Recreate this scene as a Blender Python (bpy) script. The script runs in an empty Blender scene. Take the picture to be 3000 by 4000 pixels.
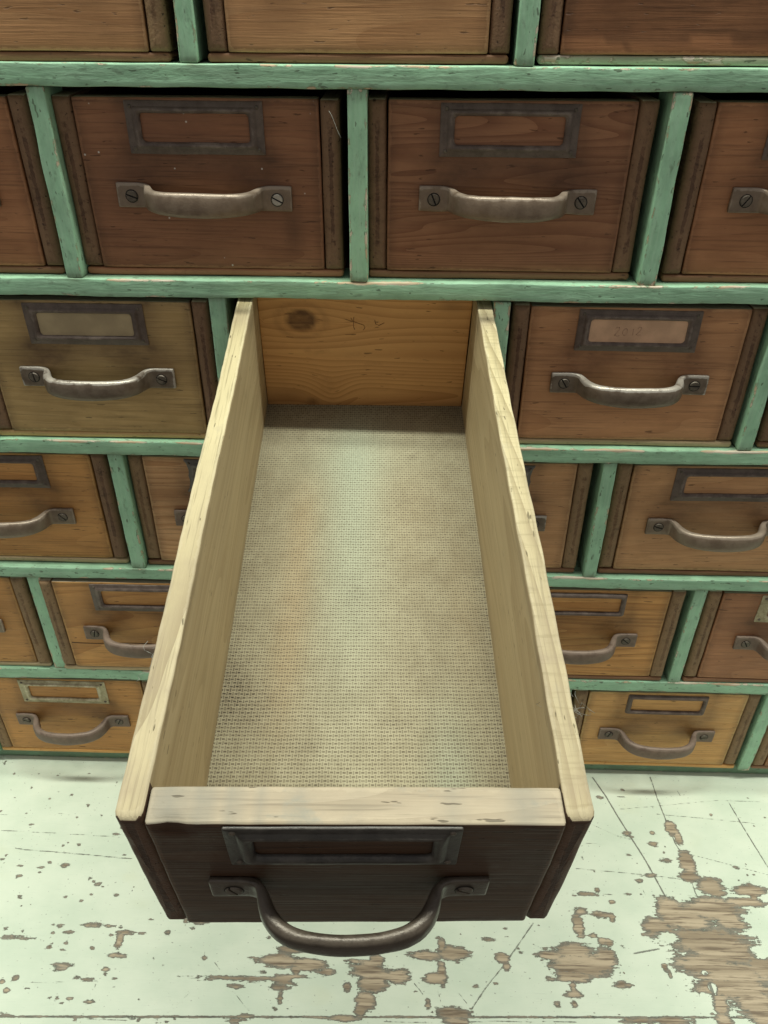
import bpy, math, random
import numpy as np
from mathutils import Matrix, Vector, Euler

random.seed(7)
RNG = np.random.RandomState(7)
scene = bpy.context.scene
COL = scene.collection

# ------------------------------------------------------------------ node helpers
class NB:
    """small node-tree builder"""
    def __init__(self, name):
        self.mat = bpy.data.materials.new(name)
        self.mat.use_nodes = True
        self.nt = self.mat.node_tree
        self.N, self.L = self.nt.nodes, self.nt.links
        self.bsdf = self.N['Principled BSDF']
    def put(self, sock, v):
        if isinstance(v, bpy.types.NodeSocket):
            self.L.new(v, sock)
        elif v is not None:
            if sock.type == 'RGBA' and len(v) == 3:
                v = (*v, 1)
            sock.default_value = v
    def attr(self, name):
        n = self.N.new('ShaderNodeAttribute'); n.attribute_name = name
        return n
    def vec(self, name='gc'):
        return self.attr(name).outputs['Vector']
    def fac(self, name):
        return self.attr(name).outputs['Fac']
    def mapping(self, v, scale, loc=(0, 0, 0)):
        n = self.N.new('ShaderNodeMapping')
        self.put(n.inputs['Vector'], v); n.inputs['Scale'].default_value = scale; n.inputs['Location'].default_value = loc
        return n.outputs[0]
    def noise(self, v, scale=1, detail=3, rough=.55, dist=0, color=False):
        n = self.N.new('ShaderNodeTexNoise')
        self.put(n.inputs['Vector'], v); n.inputs['Scale'].default_value = scale
        n.inputs['Detail'].default_value = detail; n.inputs['Roughness'].default_value = rough
        n.inputs['Distortion'].default_value = dist
        return n.outputs['Color' if color else 'Fac']
    def voronoi(self, v, scale=1, out='Distance', feature='F1', rnd=1.0):
        n = self.N.new('ShaderNodeTexVoronoi'); n.feature = feature
        self.put(n.inputs['Vector'], v); n.inputs['Scale'].default_value = scale
        n.inputs['Randomness'].default_value = rnd
        return n.outputs[out]
    def m(self, op, a, b=0.0, c=0.0):
        n = self.N.new('ShaderNodeMath'); n.operation = op
        self.put(n.inputs[0], a); self.put(n.inputs[1], b); self.put(n.inputs[2], c)
        return n.outputs[0]
    def rng(self, v, a, b, c=0.0, d=1.0, smooth=True):
        n = self.N.new('ShaderNodeMapRange')
        n.interpolation_type = 'SMOOTHSTEP' if smooth else 'LINEAR'
        self.put(n.inputs['Value'], v)
        for k, x in zip(('From Min', 'From Max', 'To Min', 'To Max'), (a, b, c, d)):
            self.put(n.inputs[k], x)
        return n.outputs[0]
    def mix(self, f, a, b, mode='MIX'):
        n = self.N.new('ShaderNodeMix'); n.data_type = 'RGBA'; n.blend_type = mode
        self.put(n.inputs['Factor'], f); self.put(n.inputs['A'] if False else n.inputs[6], a); self.put(n.inputs[7], b)
        return n.outputs[2]
    def sep(self, v):
        n = self.N.new('ShaderNodeSeparateXYZ'); self.put(n.inputs[0], v)
        return n.outputs
    def vmath(self, op, a, b):
        n = self.N.new('ShaderNodeVectorMath'); n.operation = op
        self.put(n.inputs[0], a); self.put(n.inputs[1], b)
        return n.outputs[0]
    def bump(self, h, strength, dist, normal=None):
        n = self.N.new('ShaderNodeBump')
        self.put(n.inputs['Height'], h); n.inputs['Strength'].default_value = strength
        n.inputs['Distance'].default_value = dist
        if normal is not None: self.put(n.inputs['Normal'], normal)
        return n.outputs[0]
    def done(self, color, rough, normal=None, metallic=0.0, spec=0.5):
        B = self.bsdf
        self.put(B.inputs['Base Color'], color); self.put(B.inputs['Roughness'], rough)
        self.put(B.inputs['Metallic'], metallic)
        self.put(B.inputs['Specular IOR Level'], spec)
        if normal is not None: self.put(B.inputs['Normal'], normal)
        return self.mat

def wood(name, dark, light, grime=(.03, .02, .015), edge=None, edge_amt=.0, ring=.35, fine=.35, blotch=.5,
         rough=.5, bump=.25, spec=.35, specks=0.0, dirt=0.35, gscale=1.0, dirtcol=None, rscale=1.0, saw=0.0):
    b = NB(name); g = b.vec()
    warp = b.noise(b.mapping(g, (9, 22, 22)), 1, 2, .5)
    n1 = b.noise(b.mapping(g, (5*gscale, 110*gscale, 110*gscale)), 1, 5, .6)
    n2 = b.noise(b.mapping(g, (22, 900, 900)), 1, 3, .6)
    n3 = b.noise(b.mapping(g, (17, 34, 34)), 1, 6, .68)
    # growth rings: stretched noise turned into narrow bands
    r0 = b.noise(b.mapping(g, (.9*rscale, 15*rscale, 15*rscale)), 1, 1.2, .4)
    r1 = b.m('ADD', b.m('MULTIPLY', r0, 34.0), b.m('MULTIPLY', warp, .9))
    r2 = b.m('FRACT', r1)
    r3 = b.m('MULTIPLY', r2, r2)
    t = b.m('ADD', b.m('MULTIPLY', n1, 1 - ring - fine*.5), b.m('MULTIPLY', n2, fine*.5))
    t = b.m('ADD', t, b.m('MULTIPLY', b.m('SUBTRACT', 1.0, r3), ring))
    c = b.mix(b.rng(t, .25, .85), dark, light)
    c = b.mix(b.rng(n2, .50, .70, 0, fine*.7), c, tuple(x*.5 for x in dark))
    c = b.mix(b.rng(n2, .46, .30, 0, fine*.3), c, tuple(min(.9, x*1.25) for x in light))
    c = b.mix(b.rng(n3, .3, .75, blotch, 0), c, tuple(x*.62 for x in dark))
    if edge is not None:
        ev = b.m('ADD', b.fac('edge'), b.m('MULTIPLY', b.m('SUBTRACT', b.noise(g, 260, 4, .65), .5), 1.5))
        c = b.mix(b.rng(ev, .62, .9, 0, edge_amt), c, edge)
    dn = b.noise(b.mapping(g, (40, 70, 70)), 1, 5, .7)
    c = b.mix(b.rng(dn, .56, .74, 0, dirt), c, dirtcol or tuple(x*.5 for x in dark))
    # grime painted by hands over the years
    gr = b.m('MULTIPLY', b.fac('grime'), b.rng(dn, .2, .75, 1.15, .6))
    c = b.mix(b.rng(gr, 0, 1, 0, .92, False), c, grime)
    nk = b.noise(b.mapping(g, (95, 520, 520)), 1, 2, .5)
    nick = b.rng(nk, .69, .73, 0, .75)
    c = b.mix(nick, c, tuple(x*.3 for x in dark))
    if saw > 0:
        sm = b.noise(b.mapping(g, (520, 45, 45)), 1, 3, .6)
        c = b.mix(b.rng(sm, .5, .68, 0, saw), c, tuple(x*.6 for x in dark))
    if specks > 0:
        sp = b.voronoi(g, 150, 'Distance')
        sv = b.noise(g, 33, 1)
        k = b.m('MULTIPLY', b.rng(sp, .06, .11, 1, 0), b.rng(sv, .53, .58, 0, specks))
        c = b.mix(k, c, (.7, .68, .62))
    h = b.m('ADD', b.m('MULTIPLY', n2, .6), b.m('MULTIPLY', n1, .5))
    h = b.m('SUBTRACT', h, b.m('MULTIPLY', r3, ring*.5))
    h = b.m('SUBTRACT', h, nick)
    nm = b.bump(h, bump, .0008)
    rr = b.rng(n3, .2, .8, rough - .08, rough + .12)
    return b.done(c, rr, nm, 0, spec)

def paint(name, base, under=(.50, .38, .24)):
    b = NB(name); g = b.vec()
    n1 = b.noise(b.mapping(g, (30, 420, 420)), 1, 4, .6)
    n2 = b.noise(b.mapping(g, (45, 60, 60)), 1, 4, .6)
    n3 = b.noise(b.mapping(g, (120, 300, 300)), 1, 4, .65)
    lum = b.noise(b.mapping(g, (70, 330, 330)), 1, 3, .6, .3)
    c = b.mix(b.rng(n2, .3, .7), tuple(x*.80 for x in base), tuple(min(1, x*1.1) for x in base))
    c = b.mix(b.rng(n1, .35, .7, 0, .35), c, (base[0]*1.4, base[1]*1.15, base[2]*1.3))
    dn = b.noise(b.mapping(g, (150, 420, 420)), 1, 2, .5)
    c = b.mix(b.rng(dn, .67, .71, 0, .7), c, (.06, .075, .045))
    # grey-brown grime in the strokes
    c = b.mix(b.rng(n3, .56, .72, 0, .45), c, (.10, .12, .08))
    e = b.fac('edge')
    ev = b.m('ADD', b.m('MULTIPLY', e, .42), b.m('MULTIPLY', n3, .9))
    ev = b.m('ADD', ev, b.m('MULTIPLY', b.m('SUBTRACT', n2, .5), .9))
    ev = b.m('ADD', ev, b.fac('wear'))
    gd = b.noise(b.mapping(g, (80, 160, 160)), 1, 4, .65)
    c = b.mix(b.m('MULTIPLY', b.rng(gd, .25, .7, .3, 1.0), b.rng(b.fac('grime'), 0, 1, 0, .85, False)), c, (.085, .075, .04))
    chip = b.rng(ev, .97, 1.0)
    rim = b.rng(ev, .90, .97, 0, .6)
    c = b.mix(rim, c, (.20, .17, .09))
    cc = b.mix(b.rng(n1, .4, .6), under, (.62, .55, .44))
    c = b.mix(chip, c, cc)
    h = b.m('ADD', b.m('MULTIPLY', n1, .45), b.m('MULTIPLY', lum, .9))
    h = b.m('SUBTRACT', h, b.m('MULTIPLY', chip, .8))
    nm = b.bump(h, .45, .0009)
    return b.done(c, b.rng(n2, .3, .7, .42, .6), nm, 0, .45)

def metal(name, dark, light, wear, metallic=.55, rough=.42, wear_amt=.7, pit=.5):
    b = NB(name); g = b.vec()
    n1 = b.noise(g, 130, 5, .65)
    n2 = b.noise(g, 900, 3, .6)
    n3 = b.noise(g, 45, 3, .6)
    c = b.mix(b.rng(n1, .32, .68), dark, light)
    ev = b.m('ADD', b.fac('edge'), b.m('MULTIPLY', b.m('SUBTRACT', n1, .5), 1.6))
    ev = b.m('ADD', ev, b.m('MULTIPLY', b.m('SUBTRACT', n3, .5), 1.0))
    k = b.rng(ev, .62, .98, 0, wear_amt)
    c = b.mix(k, c, wear)
    c = b.mix(b.rng(n2, .60, .72, 0, pit), c, tuple(x*.4 for x in dark))
    h = b.m('ADD', n2, b.m('MULTIPLY', n1, 1.2))
    nm = b.bump(h, .22, .0006)
    r = b.m('ADD', b.rng(n1, .3, .7, rough - .06, rough + .14), b.m('MULTIPLY', k, -.08))
    return b.done(c, r, nm, metallic, .5)

def plain(name, col, rough=.6, metallic=0.0, var=.3, scale=200):
    b = NB(name); g = b.vec()
    n = b.noise(g, scale, 4, .6)
    c = b.mix(b.rng(n, .3, .7), tuple(x*(1-var) for x in col), tuple(min(1, x*(1+var)) for x in col))
    return b.done(c, rough, b.bump(n, .15, .0005), metallic, .4)

# ------------------------------------------------------------------ object helpers
def tag(o, label=None, cat=None, group=None, kind=None):
    if label: o['label'] = label
    if cat: o['category'] = cat
    if group: o['group'] = group
    if kind: o['kind'] = kind
    return o

def link(name, verts, faces, mats, parent=None, attrs=None, fmat=None, smooth=True, flat=None):
    me = bpy.data.meshes.new(name)
    me.from_pydata([tuple(v) for v in verts], [], faces)
    n = len(verts)
    if not isinstance(mats, (list, tuple)): mats = [mats]
    for mt in mats: me.materials.append(mt)
    attrs = attrs or {}
    for k, v in attrs.items():
        v = np.asarray(v, dtype=np.float32)
        if v.ndim == 2:
            a = me.attributes.new(k, 'FLOAT_VECTOR', 'POINT'); a.data.foreach_set('vector', v.ravel())
        else:
            a = me.attributes.new(k, 'FLOAT', 'POINT'); a.data.foreach_set('value', v)
    sm = np.full(len(faces), smooth, dtype=bool)
    if flat is not None: sm[list(flat)] = False
    me.polygons.foreach_set('use_smooth', sm)
    if fmat is not None:
        me.polygons.foreach_set('material_index', np.asarray(fmat, dtype=np.int32))
    me.update()
    o = bpy.data.objects.new(name, me)
    COL.objects.link(o)
    if parent is not None: o.parent = parent
    return o

def empty(name, loc=(0, 0, 0), parent=None):
    o = bpy.data.objects.new(name, None); o.empty_display_size = .02
    COL.objects.link(o); o.location = loc
    if parent is not None: o.parent = parent
    return o

def wobble(P, amp, rs, freqs=(35, 80, 190)):
    out = np.zeros_like(P)
    for f in freqs:
        for ax in range(3):
            k = rs.normal(size=3) * f
            out[:, ax] += np.sin(P @ k + rs.uniform(0, 6.28)) * amp * (freqs[0]/f)**.6
    return out / 1.7

def ticks(a, b, step, rim):
    """positions between a and b with an extra tick `rim` inside each end"""
    if b - a <= 2.5*rim: return [a, b]
    n = max(1, int(round((b - a - 2*rim)/step)))
    return [a] + [a + rim + (b - a - 2*rim)*i/n for i in range(n+1)] + [b]

AX = {'x': (0, 1, 2), 'y': (1, 0, 2), 'z': (2, 0, 1)}
def board(name, lo, hi, axis, mats, parent=None, r=.001, step=.012, cstep=.02, wob=.0002, seed=0,
          fields=None, matfn=None, warp=None, endr=None, move=None):
    """a rounded, slightly uneven board lying in the box lo..hi, its grain along `axis`"""
    rs = np.random.RandomState(seed + 11)
    lo, hi = np.array(lo, float), np.array(hi, float)
    ia, ib, ic = AX[axis]
    L, W, T = (hi-lo)[ia], (hi-lo)[ib], (hi-lo)[ic]
    r = min(r, W*.45, T*.45)
    rim = .0026
    # cross-section loop
    sec, edge = [], []
    def arc(cx, cy, a0):
        for k in range(4):
            a = a0 + k*math.pi/6
            sec.append((cx + r*math.cos(a), cy + r*math.sin(a))); edge.append(1.0)
    bx = [t for t in ticks(-W/2+r, W/2-r, cstep, min(rim, W*.2))]
    cy = [t for t in ticks(-T/2+r, T/2-r, cstep, min(rim, T*.2))]
    arc(W/2-r, -T/2+r, -math.pi/2)
    for t in cy[1:-1]: sec.append((W/2, t)); edge.append(0)
    arc(W/2-r, T/2-r, 0)
    for t in bx[::-1][1:-1]: sec.append((t, T/2)); edge.append(0)
    arc(-W/2+r, T/2-r, math.pi/2)
    for t in cy[::-1][1:-1]: sec.append((-W/2, t)); edge.append(0)
    arc(-W/2+r, -T/2+r, math.pi)
    for t in bx[1:-1]: sec.append((t, -T/2)); edge.append(0)
    sec = np.array(sec); edge = np.array(edge); m = len(sec)
    er = r if endr is None else endr
    er = min(er, W*.45, T*.45)
    pos, ins, ed = [], [], []
    for k in range(4):
        a = k*math.pi/6
        pos.append(-L/2 + er*(1-math.sin(a))); ins.append(er*(1-math.cos(a))); ed.append(1.0)
    pos, ins = pos[::1], ins[::1]
    # k=0: at er inset 0 ; k=3: at 0 inset er  -> reorder from the very end inwards
    pos, ins = pos[::-1], ins[::-1]
    mid = ticks(-L/2+er, L/2-er, step, rim)[1:-1]
    P = [(p, i, 1.0) for p, i in zip(pos, ins)] + [(p, 0.0, 0.0) for p in mid] + [(-p, i, 1.0) for p, i in list(zip(pos, ins))[::-1]]
    V, E = [], []
    for p, i, e in P:
        s = sec.copy()
        s[:, 0] *= (W/2 - i)/(W/2); s[:, 1] *= (T/2 - i)/(T/2)
        V.append(np.column_stack([np.full(m, p), s])); E.append(np.maximum(edge, e))
    V = np.vstack(V + [np.array([[P[0][0], 0, 0], [P[-1][0], 0, 0]])])
    E = np.concatenate(E + [np.array([.2, .2])])
    nr = len(P); faces = []
    for i in range(nr-1):
        for j in range(m):
            j2 = (j+1) % m
            faces.append((i*m+j, i*m+j2, (i+1)*m+j2, (i+1)*m+j))
    flat = []
    c0, c1 = nr*m, nr*m+1
    for j in range(m):
        j2 = (j+1) % m
        flat.append(len(faces)); faces.append((c0, j2, j))
        flat.append(len(faces)); faces.append((c1, (nr-1)*m+j, (nr-1)*m+j2))
    gc = V.copy() + rs.uniform(-5, 5, 3)
    w = wobble(V, wob, rs)
    w *= (0.35 + .65*E)[:, None]
    Q = V + w
    out = np.zeros_like(Q)
    c = (lo+hi)/2
    out[:, ia] = c[ia] + Q[:, 0]; out[:, ib] = c[ib] + Q[:, 1]; out[:, ic] = c[ic] + Q[:, 2]
    if axis == 'y':      # (1,0,2) is an odd permutation: flip windings
        faces = [f[::-1] for f in faces]
    attrs = {'gc': gc, 'edge': E}
    if fields:
        for k, fn in fields.items(): attrs[k] = fn(out)
    if 'grime' not in attrs: attrs['grime'] = np.zeros(len(V))
    if warp is not None:
        gc2 = gc.copy(); gc2 += warp(out); attrs['gc'] = gc2
    fm = None
    if matfn is not None:
        fm = []
        for f in faces:
            q = out[list(f)]
            nrm = np.cross(q[1]-q[0], q[2]-q[0]) if len(f) == 3 else np.cross(q[2]-q[0], q[3]-q[1])
            nn = nrm/(np.linalg.norm(nrm)+1e-12)
            fm.append(matfn(q.mean(0), nn))
    if move is not None: out = move(out)
    return link(name, out, faces, mats, parent, attrs, fm, True, flat)

def tube(name, pts, rad, mat, parent=None, sides=6):
    pts = [Vector(p) for p in pts]
    V, F, G = [], [], []
    n = len(pts)
    for i, p in enumerate(pts):
        t = (pts[min(i+1, n-1)] - pts[max(i-1, 0)]).normalized()
        a = t.orthogonal().normalized(); b2 = t.cross(a)
        rr = rad if not callable(rad) else rad(i/(n-1))
        for k in range(sides):
            an = 2*math.pi*k/sides
            V.append(p + (a*math.cos(an) + b2*math.sin(an))*rr)
    for i in range(n-1):
        for k in range(sides):
            k2 = (k+1) % sides
            F.append((i*sides+k, i*sides+k2, (i+1)*sides+k2, (i+1)*sides+k))
    F.append(tuple(range(sides))[::-1]); F.append(tuple(range((n-1)*sides, n*sides)))
    return V, F
def tubes(name, lines, rad, mat, parent=None, sides=6):
    V, F = [], []
    for ln in lines:
        v, f = tube(name, ln, rad, mat, None, sides)
        o = len(V); V += v; F += [tuple(i+o for i in q) for q in f]
    V = np.array([tuple(v) for v in V])
    return link(name, V, F, mat, parent, {'gc': V*1.0, 'edge': np.zeros(len(V)), 'grime': np.zeros(len(V))})

# ------------------------------------------------------------------ materials
RAW = wood('raw_pale_wood', (.34, .275, .15), (.62, .535, .325), grime=(.30, .235, .165), edge=(.74, .66, .48), edge_amt=.2,
           ring=.35, fine=.8, blotch=.12, rough=.62, bump=.6, spec=.2, dirt=.35, dirtcol=(.36, .33, .25), saw=.3)
RAWLONG = wood('raw_pale_wood_long_grain', (.34, .275, .15), (.62, .535, .325), grime=(.30, .235, .165), edge=(.74, .66, .48), edge_amt=.2,
           ring=.5, fine=1.0, blotch=.15, rough=.62, bump=.8, spec=.2, dirt=.4, dirtcol=(.34, .30, .22))
RAWDIRTY = wood('raw_handled_wood', (.335, .27, .19), (.49, .41, .30), grime=(.24, .225, .185), edge=(.5, .42, .3), edge_amt=.3,
           ring=.15, fine=.8, blotch=.3, rough=.6, bump=.6, spec=.2, dirt=.75, dirtcol=(.27, .26, .215))
INNER = wood('inner_side_wood', (.40, .30, .165), (.57, .46, .275), grime=(.2, .15, .09), edge=(.5, .4, .24), edge_amt=.4,
             ring=.2, fine=.3, blotch=.2, rough=.6, bump=.25, spec=.25, dirt=.2)
BACKW = wood('orange_pine', (.50, .245, .09), (.76, .43, .175), grime=(.10, .045, .02), ring=.3, fine=.2, blotch=.2,
             rough=.5, bump=.2, spec=.3, dirt=.25, gscale=.6)
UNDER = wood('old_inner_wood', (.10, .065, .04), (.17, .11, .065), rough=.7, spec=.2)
POST = wood('stained_end_grain', (.085, .043, .027), (.23, .125, .072), grime=(.03, .02, .015), edge=(.30, .18, .10), edge_amt=.45,
            ring=.15, fine=.7, blotch=.4, rough=.6, bump=.8, spec=.25, dirt=.5)
POST2 = wood('brown_end_grain', (.125, .07, .036), (.31, .18, .095), grime=(.04, .025, .015), edge=(.36, .24, .13), edge_amt=.45,
            ring=.15, fine=.7, blotch=.4, rough=.6, bump=.8, spec=.25, dirt=.5)
GREEN = paint('green_paint', (.31, .545, .355))
GREENSHADE = paint('shaded_green_paint', (.16, .30, .19), (.30, .24, .15))  # bottom rail's green, shade from the drawers above put into its colour
IRON = metal('dark_iron', (.085, .058, .046), (.145, .105, .085), (.27, .215, .175), .15, .5, .4)
IRONGREY = metal('grey_iron', (.075, .064, .055), (.13, .112, .098), (.25, .22, .19), .2, .46, .45)
BRONZE = metal('bronze_handle', (.165, .115, .08), (.22, .16, .115), (.37, .30, .24), .35, .4, .55, .2)
BRONZED = metal('dark_bronze_handle', (.125, .08, .058), (.20, .135, .10), (.28, .215, .17), .15, .5, .4, .35)
STEEL = metal('worn_steel_handle', (.12, .085, .06), (.18, .135, .10), (.47, .425, .37), .35, .38, .85, .2)
BRASS = metal('worn_pale_brass', (.26, .21, .12), (.48, .42, .28), (.62, .56, .42), .45, .45, .5, .7)
SCREW = metal('screw_metal', (.09, .07, .055), (.16, .13, .10), (.28, .25, .22), .5, .5, .4)
SCREWB = metal('bright_screw', (.35, .31, .27), (.48, .44, .38), (.6, .56, .5), .6, .4, .4)
DARK = plain('dark_slot', (.012, .010, .008), .8)
CARD = plain('brown_card', (.60, .37, .23), .75, 0, .14, 60)
CARDO = plain('olive_card', (.39, .30, .175), .75, 0, .12, 60)
PENCIL = plain('faint_pencil', (.43, .265, .175), .7)
PENCILD = plain('dark_pencil', (.20, .10, .04), .7)
LINT = plain('grey_lint', (.34, .34, .30), .9)

def fronts(name, d, l, **k):
    a = dict(grime=(.035, .017, .009), edge=tuple(min(1, x*1.5) for x in l), edge_amt=.3, ring=.16, fine=1.0, blotch=.5,
             rough=.46, bump=.5, spec=.3, dirt=.25)
    a.update(k)
    return wood(name, d, l, **a)

# ------------------------------------------------------------------ sizes read off the photograph (metres)
P = .18
ZT = dict(A=.5981, B=.4795, C=.3623, D=.2454, E=.1300, F=.0128)   # rail tops
ZB = dict(A=.5866, B=.4683, C=.3512, D=.2350, E=.1183, F=.0)      # rail bottoms
ROWS = ['A', 'B', 'C', 'D', 'E', 'F']       # a row of drawers stands on each
ZTOP = .7155
HALF = .455
DEPTH = .36

# ------------------------------------------------------------------ the cabinet
def rail_fields(k):
    up = {'A': [-.27, -.09, .09, .27], 'B': [-.36, -.18, 0, .18, .36]}
    odd = [-.27, -.09, .09, .27]; even = [-.36, -.18, 0, .18, .36]
    above = odd if k in 'ACE' else even
    below = even if k in 'ACE' else odd
    amt = {'A': .10, 'B': .26, 'C': .24, 'D': .14, 'E': .14, 'F': .1}[k]
    rs = np.random.RandomState(ord(k)); ph = rs.uniform(0, 6, 4)
    def grime(p):
        g = np.zeros(len(p))
        for x in above: g += .7*np.exp(-((p[:, 0]-x)/.008)**2 - ((p[:, 2]-ZT[k])/.0022)**2)
        for x in below: g += .6*np.exp(-((p[:, 0]-x)/.007)**2 - ((p[:, 2]-ZB[k])/.0022)**2)
        return np.clip(g + .35*np.exp(-((p[:, 2]-ZB[k])/.0012)**2) + .5*(p[:, 1] > .006), 0, 1)
    def wear(p):
        m = np.sin(p[:, 0]*37+ph[0]) + np.sin(p[:, 0]*83+ph[1])*.8 + np.sin(p[:, 0]*19+ph[2])
        return amt*np.exp(-((p[:, 2]-ZT[k])/.0022)**2)*(p[:, 1] < .006)*np.clip(m*.7+.2, -.3, 1.2)
    return {'grime': grime, 'wear': wear}
cab = empty('drawer_cabinet', (0, 0, 0))
tag(cab, 'chipped green painted cabinet frame of thin rails and dividers around the brown drawers', 'cabinet')
for i, k in enumerate(ROWS):
    y0 = .007 if k == 'F' else 0.0
    board('rail', (-HALF, y0, ZB[k]), (HALF, .03, ZT[k]), 'x', GREENSHADE if k == 'F' else GREEN, cab, r=.0008, step=.004, cstep=.003, wob=.00045, seed=100+i,
          fields=rail_fields(k))
    board('shelf', (-HALF, .0305, ZB[k]+.001), (HALF, DEPTH, ZT[k]-.0006), 'x', UNDER, cab, r=.0005, step=.1, cstep=.1, wob=0, seed=120+i)
board('rail', (-HALF, 0, ZTOP), (HALF, .03, ZTOP+.0125), 'x', GREEN, cab, r=.0014, step=.006, cstep=.004, wob=.00055, seed=107)
board('top_panel', (-HALF, .0305, ZTOP), (HALF, DEPTH, ZTOP+.0123), 'x', GREEN, cab, r=.0005, step=.1, cstep=.1, wob=0, seed=131)
board('back_panel', (-HALF, DEPTH+.0005, 0), (HALF, DEPTH+.008, ZTOP+.0125), 'x', UNDER, cab, r=.0005, step=.2, cstep=.2, wob=0, seed=132)
for s in (-1, 1):
    x = sorted((s*(HALF+.0005), s*(HALF+.0125)))
    board('side_panel', (x[0], 0, 0), (x[1], DEPTH+.008, ZTOP+.0125), 'z', GREEN, cab, r=.0014, step=.03, cstep=.03, wob=.0004, seed=133+s)
ceil = dict(A=ZTOP, B=ZB['A'], C=ZB['B'], D=ZB['C'], E=ZB['D'], F=ZB['E'])
DIVX = {}
for ri, k in enumerate(ROWS):
    odd = ri % 2 == 0                    # rows A, C, E: dividers at +-.09, +-.27
    xs = [-.27, -.09, .09, .27] if odd else [-.36, -.18, 0, .18, .36]
    DIVX[k] = xs
    for j, x in enumerate(xs):
        w = .0104 + .0006*math.sin(7*x+ri)
        nudge = .0012*math.sin(13*x+3*ri)
        board('divider', (x-w/2+nudge, .0006, ZT[k]+.0001), (x+w/2+nudge, .03, ceil[k]-.0001), 'z', GREEN, cab, r=.0010,
              step=.004, cstep=.003, wob=.0005, seed=200+ri*10+j, fields={'grime': lambda p, a=ZT[k], b=ceil[k]: .75*np.exp(-((p[:, 2]-a)/.004)**2) + .6*np.exp(-((b-p[:, 2])/.003)**2)})
        board('partition', (x-.004, .0305, ZT[k]), (x+.004, DEPTH, ceil[k]), 'z', UNDER, cab, r=.0004, step=.1, cstep=.1, wob=0, seed=260+ri*10+j)

# ------------------------------------------------------------------ fittings
def make_handle(parent, x, y, z, mat, seed=0, L=.105, depth=.0225, screw_mat=None, tilt=0.0):
    """cast bow pull: two flat plates, a bow that swells outward; local -Y points out of the drawer"""
    rs = np.random.RandomState(seed+5)
    h = L/2
    # half path: distance from the middle, stand-off of the back, strap width, bulge of the outer face, thickness
    half = [(h, .0, .0138, .0001, .0022), (h-.0006, .0, .0142, .0001, .0024), (h-.006, .0, .0143, .0001, .0024), (h-.0125, .0, .0143, .0002, .0024),
            (h-.0165, .0, .0140, .0004, .0025), (h-.0195, .0010, .0132, .0008, .0027), (h-.0218, .0036, .0126, .0014, .0038),
            (h-.0236, .0076, .0122, .0020, .0044), (h-.0256, .0116, .0121, .0026, .0047), (h-.0290, .0152, .0124, .0030, .0046),
            (h-.0335, .0177, .0129, .0032, .0042), (h-.039, .0193, .0134, .0033, .0036), (h-.045, .0202, .0138, .0034, .0036), (0, .0206, .0140, .0034, .0036)]
    path = [(-a, b, c, d, e) for a, b, c, d, e in half] + [(a, b, c, d, e) for a, b, c, d, e in half[:-1][::-1]]
    sc = depth/.0225
    # resample smoothly
    arr = np.array(path); arr[:, 1] *= sc
    tt = np.concatenate([[0], np.cumsum(np.hypot(np.diff(arr[:, 0]), np.diff(arr[:, 1])))])
    keep = np.concatenate([tt[:2], np.linspace(tt[1], tt[-2], 64)[1:-1], tt[-2:]])
    # smooth the resample a little by averaging
    res = np.column_stack([np.interp(keep, tt, arr[:, c]) for c in range(5)])
    for _ in range(3):
        res[3:-3] = .25*res[2:-4] + .5*res[3:-3] + .25*res[4:-2]
    res[:, 1] += rs.normal()*0
    n = len(res); V = []; E = []
    ring = 20
    for i in range(n):
        p = res[i]
        t = res[min(i+1, n-1), :2] - res[max(i-1, 0), :2]; t /= np.linalg.norm(t)
        nx, ny = t[1]*-1, t[0]           # outward normal in the (x, out) plane
        if ny < 0 and abs(ny) > .9: nx, ny = -nx, -ny
        w, bl, th = p[2]/2, p[3], p[4]
        prof = []; q = min(1.0, bl/.003)
        th2 = th + q*.0018; ex = 2/(7.0 - 4.2*q)
        for k in range(ring):
            a = 2*math.pi*(k+.5)/ring - math.pi/2
            ca, sa = math.cos(a), math.sin(a)
            zz = w*math.copysign(abs(sa)**ex, sa); o = th2/2 + th2/2*math.copysign(abs(ca)**ex, ca)
            prof.append((zz, o, 1.0 if (zz > w*.62) else (.55 if zz < -w*.8 else 0.0)))
        for zz, o, e in prof:
            V.append((p[0] + nx*o, -(p[1] + ny*o), zz)); E.append(max(e, .8 if i in (0, 1, n-1, n-2) else 0))
    F = []
    for i in range(n-1):
        for k in range(ring):
            k2 = (k+1) % ring
            F.append((i*ring+k, (i+1)*ring+k, (i+1)*ring+k2, i*ring+k2))
    F.append(tuple(range(ring))); F.append(tuple(range((n-1)*ring, n*ring))[::-1])
    V = np.array(V); gc = V + rs.uniform(-3, 3, 3)
    V2 = V + wobble(V, .00016, rs, (120, 260, 500))
    o = link('handle', V2, F, mat, parent, {'gc': gc, 'edge': np.array(E), 'grime': np.zeros(len(V))})
    o.location = (x, y-.0001, z); o.rotation_euler = (0, tilt, 0)
    for s in (-1, 1):
        make_screw(o, s*(h-.0088), -.00255, rs.uniform(-.8, .2), rs.uniform(0, 3.1), (screw_mat if (screw_mat and s > 0) else SCREW), rs)
    return o

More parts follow.
